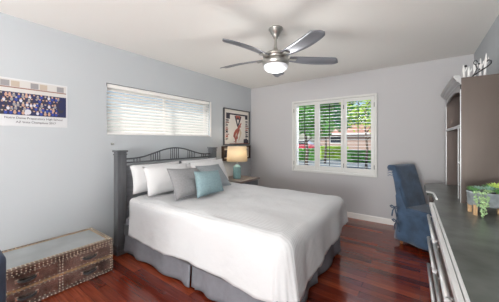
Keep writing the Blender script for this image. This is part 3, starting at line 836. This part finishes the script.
# local frame: x=0 front edge, y along; near end at y=-2.1, far end at y=1.18
DT = .76; DD = .444
def top_poly():
    r = .10; p = [(.02, -2.1), (DD, -2.1)]
    p += [(DD-.03, 1.19), (r-.0, 1.19)]
    for k in range(1, 9):
        a = PI/2+k*PI/16; p.append((r+r*math.cos(a), 1.19-r+r*math.sin(a)))
    p += [(0, .53), (.02, .51), (.045, .50), (.045, .16), (.02, .02)]
    return p
def desk_top(b):
    prism(b, top_poly(), 'z', DT-.035, DT)
o = one('desk_top', desk_top, M_top, dk)
def nosing(b):
    bx(b, -.004, .016, -2.1, .0, DT-.036, DT+.003, .003); bx(b, .019, .032, -2.1, .0, DT-.006, DT+.004, .002)
    bx(b, -.004, .032, -.002, .012, DT-.036, DT+.003, .003)
one('edge_strip', nosing, M_edge, dk)
one('corner_bracket', lambda b: (tube(b, [(.0, .56, DT-.004), (.004, .50, DT+.004), (.03, .475, DT+.006), (.05, .44, DT+.006), (.056, .36, DT+.006), (.057, .17, DT+.004)], .009, 8)), M_edge, dk)
# pedestal of drawers
one('cabinet_body', lambda b: bx(b, .030, DD-.01, -2.08, -.02, .06, DT-.036, .003), M_cab, dk)
one('plinth', lambda b: bx(b, .06, DD-.02, -2.06, -.04, 0, .06), M_black, dk)
one('side_panel', lambda b: bx(b, .05, DD-.04, 1.12, 1.15, 0, DT-.035, .003), M_cab, dk)
one('apron', lambda b: bx(b, .10, .125, -.02, 1.12, DT-.12, DT-.036, .002), M_cab, dk)
cols = [(-2.07, -1.40), (-1.39, -.72), (-.71, -.03)]
for (a, c) in cols:
    for (z0, z1) in ((.535, .715), (.305, .525), (.070, .295)):
        d = one('drawer', lambda b: bx(b, .012, .031, a, c, z0, z1, .003), M_cab, dk)
        zc = z1-.055
        one('bar_pull', lambda b: (tube(b, [(-.012, a+.03, zc), (-.012, c-.03, zc)], .0125, 10), tube(b, [(.012, a+.05, zc), (-.010, a+.05, zc)], .006, 8), tube(b, [(.012, c-.05, zc), (-.010, c-.05, zc)], .006, 8),
                                   tube(b, [(-.012, a+.02, zc), (-.012, a+.036, zc)], .0125, 10), tube(b, [(-.012, c-.036, zc), (-.012, c-.02, zc)], .0125, 10)), M_chrome, d)

# ------------------------------------------------------------------ hutch on the desk
hu = thing('hutch', 'tall taupe bookcase hutch with arched pewter crown standing on the desk', 'hutch', (.289, 2.746, DT), DA)
# local: x 0..HD depth, y 0..HL
HD, HL, HT = .235, 1.06, 1.09
one('side_panel', lambda b: bx(b, 0, HD, 0, .025, 0, HT, .002), M_cab, hu)
one('side_panel', lambda b: bx(b, 0, HD, HL-.025, HL, 0, HT, .002), M_cabin, hu)
one('back_panel', lambda b: bx(b, HD-.012, HD, .025, HL-.025, 0, HT, 0), M_cabin, hu)
one('top_panel', lambda b: bx(b, 0, HD, .025, HL-.025, HT-.02, HT, 0), M_cab, hu)
one('divider', lambda b: bx(b, .012, HD-.012, .20, .218, 0, .66), M_cabin, hu)
one('divider_edge', lambda b: bx(b, .004, .012, .197, .221, 0, .66, .001), M_silv, hu)
one('shelf', lambda b: bx(b, .012, HD-.012, .025, HL-.025, .66, .68), M_cabin, hu)
one('shelf_edge', lambda b: bx(b, -.004, .012, .025, HL-.025, .655, .683, .002), M_silv, hu)
for z in (.13, .33):
    one('cubby_shelf', lambda b: bx(b, .006, HD-.012, .025, .20, z, z+.018), M_silv, hu)
one('face_edge', lambda b: (bx(b, -.004, .0, 0, .025, 0, HT-.1, .0), bx(b, -.004, .0, HL-.03, HL, 0, HT-.1)), M_silv, hu)
def arch(b):
    zt, y0, y1 = HT, .025, HL-.025
    n = 24; up = []; lo = []
    for k in range(n+1):
        f = k/n; y = y0+(y1-y0)*f
        z = HT-.130+.055*math.sin(PI*f)**.7
        lo.append((y, z))
    poly = [(y0, HT)]+lo+[(y1, HT)]
    for x0, x1 in ((-.004, .014),):
        for k in range(n):
            a, c = lo[k], lo[k+1]
            bxs = [(x0, a[0], a[1]), (x0, c[0], c[1]), (x0, c[0], HT), (x0, a[0], HT)]
            f1 = [b.verts.new(p) for p in bxs]; f2 = [b.verts.new((x1, p[1], p[2])) for p in bxs]
            b.faces.new(f1); b.faces.new(f2[::-1]); b.faces.new((f1[0], f2[0], f2[1], f1[1]))
one('arched_valance', arch, M_crown, hu)
def crown(b):
    # cornice profile following an arch along the front
    prof = [(0, 0), (-.010, .004), (-.012, .018), (-.030, .032), (-.034, .044), (-.050, .058), (-.054, .082), (0, .082)]
    n = 28; rings = []
    for k in range(n+1):
        f = k/n; y = -.012+(HL+.024)*f; dz = HT-.060+.012*math.sin(PI*f)
        rings.append([b.verts.new((px, y, dz+pz)) for px, pz in prof])
    for r1, r2 in zip(rings, rings[1:]):
        for q in range(len(prof)): b.faces.new((r1[q], r1[(q+1) % len(prof)], r2[(q+1) % len(prof)], r2[q]))
    b.faces.new(rings[0]); b.faces.new(rings[-1][::-1])
one('crown_molding', crown, M_crown, hu)

# white and black scroll ornament on the hutch
orn = thing('scroll_ornament', 'white figures on a black iron scroll standing on top of the hutch', 'ornament', (.33, 2.93, DT+HT), 0)
def fig(b, x, h, y=0.0, w=.012, lean=0.0):
    tube(b, [(x, y, .012), (x+lean*.3, y, h*.35), (x+lean*.6, y, h*.7), (x+lean, y, h)], [w, w*.75, w*.9, w*.25], 8)
    tube(b, [(x+lean*.5, y, h*.55), (x+lean*.5+.018, y-.004, h*.72), (x+lean*.5+.020, y, h*.86)], [w*.5, w*.45, w*.15], 6)
for (x, h, ln) in ((.0, .150, -.004), (.030, .130, .004), (.070, .175, .0), (.105, .19, .006), (.135, .225, .012)):
    one('white_figure', lambda b: fig(b, x, h, lean=ln), M_white, orn)
def scroll(b):
    bx(b, .02, .12, -.03, .03, 0, .008, .002)
    tube(b, [(.02, -.012, .006), (.05, -.014, .03), (.10, -.014, .07), (.15, -.014, .105), (.175, -.014, .13), (.175, -.014, .155), (.158, -.014, .163), (.150, -.014, .15)], .0055, 8)
    cc = [(.075+.012*math.cos(a*PI/6), -.014, .155+.018*math.sin(a*PI/6)) for a in range(11)]
    tube(b, cc, .004, 6)
    tube(b, [(.075, -.014, .137), (.085, -.014, .10), (.07, -.014, .06), (.045, -.014, .02)], .004, 6)
    sphere(b, (.098, -.014, .14), .008); sphere(b, (.10, -.014, .09), .007); sphere(b, (.01, -.012, .135), .011)
one('iron_scroll', scroll, M_black, orn)

# planter of succulents
pt = thing('planter', 'galvanised metal planter of succulents on pine legs on the desk', 'planter', (.400, 2.425, DT), math.radians(12))
PW, PD = .116, .075
one('tub', lambda b: (lathe(b, [(0, .066), (.93, .066), (.97, .074), (1.0, .158), (1.03, .160), (1.03, .168), (.97, .168), (.95, .150), (0, .150)], sx=PW, sy=PD, seg=40),), M_galv, pt)
b = BM()
for z in (.085, .125): lathe(b, [(.985, z-.003), (1.0, z), (.990, z+.003)], sx=PW, sy=PD, seg=40, cap=False)
obj('tub_ridges', b, M_galv, pt)
one('soil', lambda b: lathe(b, [(0, .1505), (.93, .1505), (.93, .154), (0, .156)], sx=PW, sy=PD, seg=32), M_soil, pt)
for x, y in ((-.085, -.045), (.085, -.045), (-.085, .045), (.085, .045)):
    one('leg', lambda b: bx(b, x-.011, x+.011, y-.009, y+.009, 0, .075, .002), M_pine, pt)
def rosette(b, c, R, n, tilt, zl=.9):
    for ring, (rr, el, cnt) in enumerate(((1.0, .35, n), (.75, .75, n-2), (.45, 1.15, max(4, n-5)))):
        for k in range(cnt):
            a = 2*PI*k/cnt+ring*.4
            d = Vector((math.cos(a)*math.cos(el), math.sin(a)*math.cos(el), math.sin(el)))
            s = Vector((-math.sin(a), math.cos(a), 0)); u = d.cross(s)
            L = R*rr*1.1; w = R*.24
            c0 = Vector(c)
            p0 = c0; p1 = c0+d*L*.55; p2 = c0+d*L+Vector((0, 0, L*.12))
            v = [b.verts.new(p) for p in (p0, p1+s*w, p2, p1-s*w, p1+u*w*.5, p1-u*w*.35)]
            for f in ((0, 1, 4), (1, 2, 4), (2, 3, 4), (3, 0, 4), (1, 0, 5), (2, 1, 5), (3, 2, 5), (0, 3, 5)):
                b.faces.new([v[q] for q in f])
sc_ = [((-.088, -.020, .172), .040, 10, M_leafB, 'dark green'), ((-.045, .010, .180), .042, 10, M_leafC, 'blue green'), ((.005, -.015, .182), .045, 11, M_leafC, 'pale green'),
       ((.060, .012, .196), .058, 12, M_leafY, 'lime green'), ((.092, -.010, .178), .046, 11, M_leafA, ''), ((-.070, .035, .176), .036, 9, M_leafB, ''), ((.030, .035, .188), .046, 11, M_leafB, ''), ((-.012, -.045, .170), .034, 9, M_leafA, ''), ((.045, -.040, .172), .036, 9, M_leafB, '')]
for k, (c, R, n, m, w) in enumerate(sc_):
    o = one('succulent', lambda b: (rosette(b, c, R, n, 0), tube(b, [(c[0], c[1], .150), c], .006, 6)), m, pt)
    if w: o['label'] = w+' rosette'
def vine(b, x, y, zend, seed):
    r = random.Random(seed)
    pts = [(x, y*.9, .170), (x-.006, y*1.12, .172), (x-.008, y*1.28, .14)]
    z = .14
    while z > zend: z -= .018; pts.append((x-.008+r.uniform(-.006, .006), y*1.3+r.uniform(-.004, .004), z))
    tube(b, pts, .0015, 5)
    for p in pts[1:]:
        for q in range(4): sphere(b, (p[0]+r.uniform(-.010, .010), p[1]+r.uniform(-.008, .004), p[2]+r.uniform(-.008, .008)), .0062, 6, 5)
for x, ze, sd in ((-.062, .02, 1), (-.048, .045, 2), (-.090, .10, 3), (-.030, .09, 4)):
    one('trailing_stem', lambda b: vine(b, x, -.075, ze, sd), M_leafA, pt)

# ------------------------------------------------------------------ outside
def at(px, w, z=0):
    u = (px-249.5)/236.68*w
    return (-math.sin(YAW)*w+math.cos(YAW)*u, math.cos(YAW)*w+math.sin(YAW)*u, z)
M_gravel = mat('blue_grey_gravel', (.22, .25, .28), .9, var=.35, vscale=3)
M_lawn = mat('lawn', (.20, .42, .05), .9, var=.35, vscale=6, bump=.3, bscale=40)
M_road = mat('asphalt', (.30, .31, .34), .9, var=.1, vscale=2)
M_stucco = mat('tan_stucco', (.40, .29, .24), .85, var=.05, vscale=5)
M_roof = mat('terracotta_roof', (.42, .23, .17), .8, var=.2, vscale=8)
M_wind = mat('dark_window_glass', (.03, .04, .06), .15)
M_bark = mat('bark', (.14, .10, .075), .9, var=.3, vscale=12)
M_l1 = mat('leaves_green', (.14, .42, .07), .6, var=.4, vscale=2)
M_l2 = mat('leaves_yellow_green', (.40, .60, .07), .6, var=.35, vscale=2)
M_l3 = mat('leaves_deep', (.07, .30, .10), .6, var=.4, vscale=2)
M_carred = mat('car_red', (.45, .04, .08), .25, .0, coat=.6)
M_carw = mat('car_silver', (.75, .76, .78), .25, .2, coat=.6)
M_tyre = mat('tyre', (.02, .02, .02), .8)
# yard ground, lawn, street
gz = -.15
b = BM(); bx(b, -60, 40, YB+.2, 80, gz-.3, gz); o = struct('ground', b, M_gravel)
def strip(w0, w1, name, m, z, label=None, cat=None, kind='structure'):
    # strips run parallel to the house
    b = BM(); bx(b, -50, 30, w0, w1, gz+.001, z, 0)
    return struct(name, b, m)
strip(24.0, 31.0, 'road', M_road, gz+.02)
o = strip(18.2, 23.0, 'lawn', M_lawn, gz+.06); 
def leaf_cloud(b, blobs, n, size, seed):
    r = random.Random(seed)
    for (c, R) in blobs:
        for k in range(n):
            d = Vector((r.gauss(0, 1), r.gauss(0, 1), r.gauss(0, 1))).normalized()*(r.random()**.35)
            p = Vector(c)+Vector((d.x*R[0], d.y*R[1], d.z*R[2]))
            a = Vector((r.uniform(-1, 1), r.uniform(-1, 1), r.uniform(-.7, .7))).normalized(); q = a.cross(Vector((r.uniform(-1, 1), r.uniform(-1, 1), r.uniform(-1, 1)))).normalized()
            s = size*r.uniform(.6, 1.3)
            b.faces.new([b.verts.new(p+a*s), b.verts.new(p+q*s*.5), b.verts.new(p-a*s), b.verts.new(p-q*s*.5)])
def tree(px, w, h, crown_r, label, m, n=420, seed=0, blobs=None, trunk_r=.08, size=.11, group='trees in the front yard'):
    x, y, _ = at(px, w)
    t = thing('tree', label, 'tree', (x, y, gz), 0, group)
    r = random.Random(seed)
    b = BM()
    tube(b, [(0, 0, 0), (.05, .03, h*.25), (-.04, 0, h*.5), (.02, .02, h*.8)], [trunk_r, trunk_r*.8, trunk_r*.6, trunk_r*.25], 8)
    for k in range(6):
        a = k*PI/3+r.random(); z = h*(.35+.08*k)
        tube(b, [(0, 0, z), (math.cos(a)*crown_r*.4, math.sin(a)*crown_r*.4, z+h*.10), (math.cos(a)*crown_r*.85, math.sin(a)*crown_r*.85, z+h*.16)], [trunk_r*.45, trunk_r*.25, trunk_r*.08], 6)
    obj('trunk', b, M_bark, t)
    bl = blobs or [((math.cos(k*2.4)*crown_r*.5, math.sin(k*2.4)*crown_r*.5, h*(.55+.06*k)), (crown_r*.6, crown_r*.6, h*.16)) for k in range(7)]
    b = BM(); leaf_cloud(b, bl, n, size, seed); obj('foliage', b, m, t)
    return t
tree(306, 10.5, 3.9, 1.15, 'leafy bright green tree seen through the leftmost shutter panel', M_l1, 700, 1)
tree(325, 15.0, 5.2, 1.7, 'dense green tree seen through the middle shutter panel', M_l3, 700, 2, size=.14)
tree(285, 20.0, 6.0, 1.9, 'yellow-green tree farther back at the far left of the window', M_l2, 500, 3, size=.14)
tree(366, 12.0, 4.2, 1.2, 'sparse yellow-green tree with a thin trunk seen through the rightmost shutter panel', M_l2, 110, 4, size=.09, trunk_r=.07)
tree(352, 58, 9.5, 4.2, 'distant tree rising behind the tan house', M_l3, 700, 5, size=.36, group=None)
tree(296, 50, 10.5, 4.6, 'distant tree across the street at far left', M_l1, 500, 6, size=.3, group=None)
# hedges
def hedge(px0, px1, w, h, d, m, label, seed, n=3600, size=.065):
    a = Vector(at(px0, w)); c = Vector(at(px1, w)); mid = (a+c)/2; L = (c-a).length
    ang = math.atan2(c.y-a.y, c.x-a.x)
    b = BM(); r = random.Random(seed)
    bx(b, -L/2+.05, L/2-.05, -d/2+.06, d/2-.06, 0, h-.06, .05)
    for k in range(n):
        p = Vector((r.uniform(-L/2, L/2), r.uniform(-d/2, d/2), r.uniform(0, h)))
        ax = r.choice((0, 1, 2))
        if ax == 1: p.y = r.choice((-d/2, d/2))+r.uniform(-.03, .03)
        elif ax == 2: p.z = h+r.uniform(-.06, .05)
        else: p.y = -d/2+r.uniform(-.04, .03)
        v = Vector((r.uniform(-1, 1), r.uniform(-1, 1), r.uniform(-1, 1))).normalized(); q = v.cross(Vector((r.uniform(-1, 1), r.uniform(-1, 1), r.uniform(-1, 1)))).normalized()
        b.faces.new([b.verts.new(p+v*size), b.verts.new(p+q*size*.5), b.verts.new(p-v*size), b.verts.new(p-q*size*.5)])
    o = obj('hedge', b, m); o.location = (mid.x, mid.y, gz); o.rotation_euler = (0, 0, ang); tag(o, label, 'hedge')
hedge(290, 317, 17.0, .80, .9, M_l1, 'clipped green hedge below the parked car, at the left of the window view', 11)
hedge(319, 346, 18.5, .95, .9, M_l2, 'sunlit yellow-green hedge in the middle of the window view', 12)
hedge(348, 382, 16.0, .70, .9, M_l1, 'green hedge at the right of the window view', 13)
# house across the street
hx, hy, _ = at(354, 36)
hs = thing('house', 'tan stucco house with a low terracotta roof across the street', 'house', (hx, hy, gz), math.radians(2))
one('wall', lambda b: bx(b, -5.5, 9, 0, 8, 0, 2.5), M_stucco, hs)
def gable(b):
    prism(b, [(-.7, 2.45), (8.7, 2.45), (4, 4.1)], 'x', -6.1, 9.6)
one('roof', gable, M_roof, hs)
one('fascia', lambda b: bx(b, -6.1, 9.6, -.75, -.68, 2.33, 2.5), M_white, hs)
for (x0, x1) in ((-3.6, -1.6), (2.6, 4.4)):
    wf = one('window', lambda b: frame_ring(b, x0, x1, .95, 2.1, .09, -.05, .01), M_white, hs)
    one('pane', lambda b: bx(b, x0+.08, x1-.08, -.03, -.01, 1.03, 2.02), M_wind, wf)
one('garage_door', lambda b: [bx(b, 5.4, 8.2, -.03, .0, k*.52+.02, k*.52+.50, .01) for k in range(4)], M_roof, hs)
# parked car
cx, cy, _ = at(304, 27.5)
car = thing('car', 'parked car with a red hood and pale cabin on the street at left', 'car', (cx, cy, gz+.02), math.radians(4))
def car_body(b):
    prof = [(-2.1, .35), (-2.15, .75), (-1.9, .92), (-1.2, .98), (1.0, .98), (1.9, .88), (2.15, .70), (2.12, .35)]
    prism(b, prof, 'y', -.85, .85); bmesh.ops.bevel(b, geom=b.edges[:], offset=.06, segments=2, affect='EDGES')
one('car_body', car_body, M_carred, car)
one('cabin', lambda b: (prism(b, [(-1.7, .96), (-1.2, 1.42), (.35, 1.45), (1.05, .96)], 'y', -.74, .74)), M_carw, car)
one('side_window', lambda b: prism(b, [(-1.45, 1.0), (-1.1, 1.34), (.25, 1.36), (.78, 1.0)], 'y', -.755, -.74), M_wind, car)
for x in (-1.35, 1.35):
    for y in (-.80, .80):
        one('wheel', lambda b: lathe(b, [(0, -.1), (.20, -.1), (.31, -.09), (.33, -.05), (.33, .05), (.31, .09), (.20, .1), (0, .1)], seg=24, M=Matrix.Translation((x, y, .33)) @ Matrix.Rotation(PI/2, 4, 'X')), M_tyre, car)
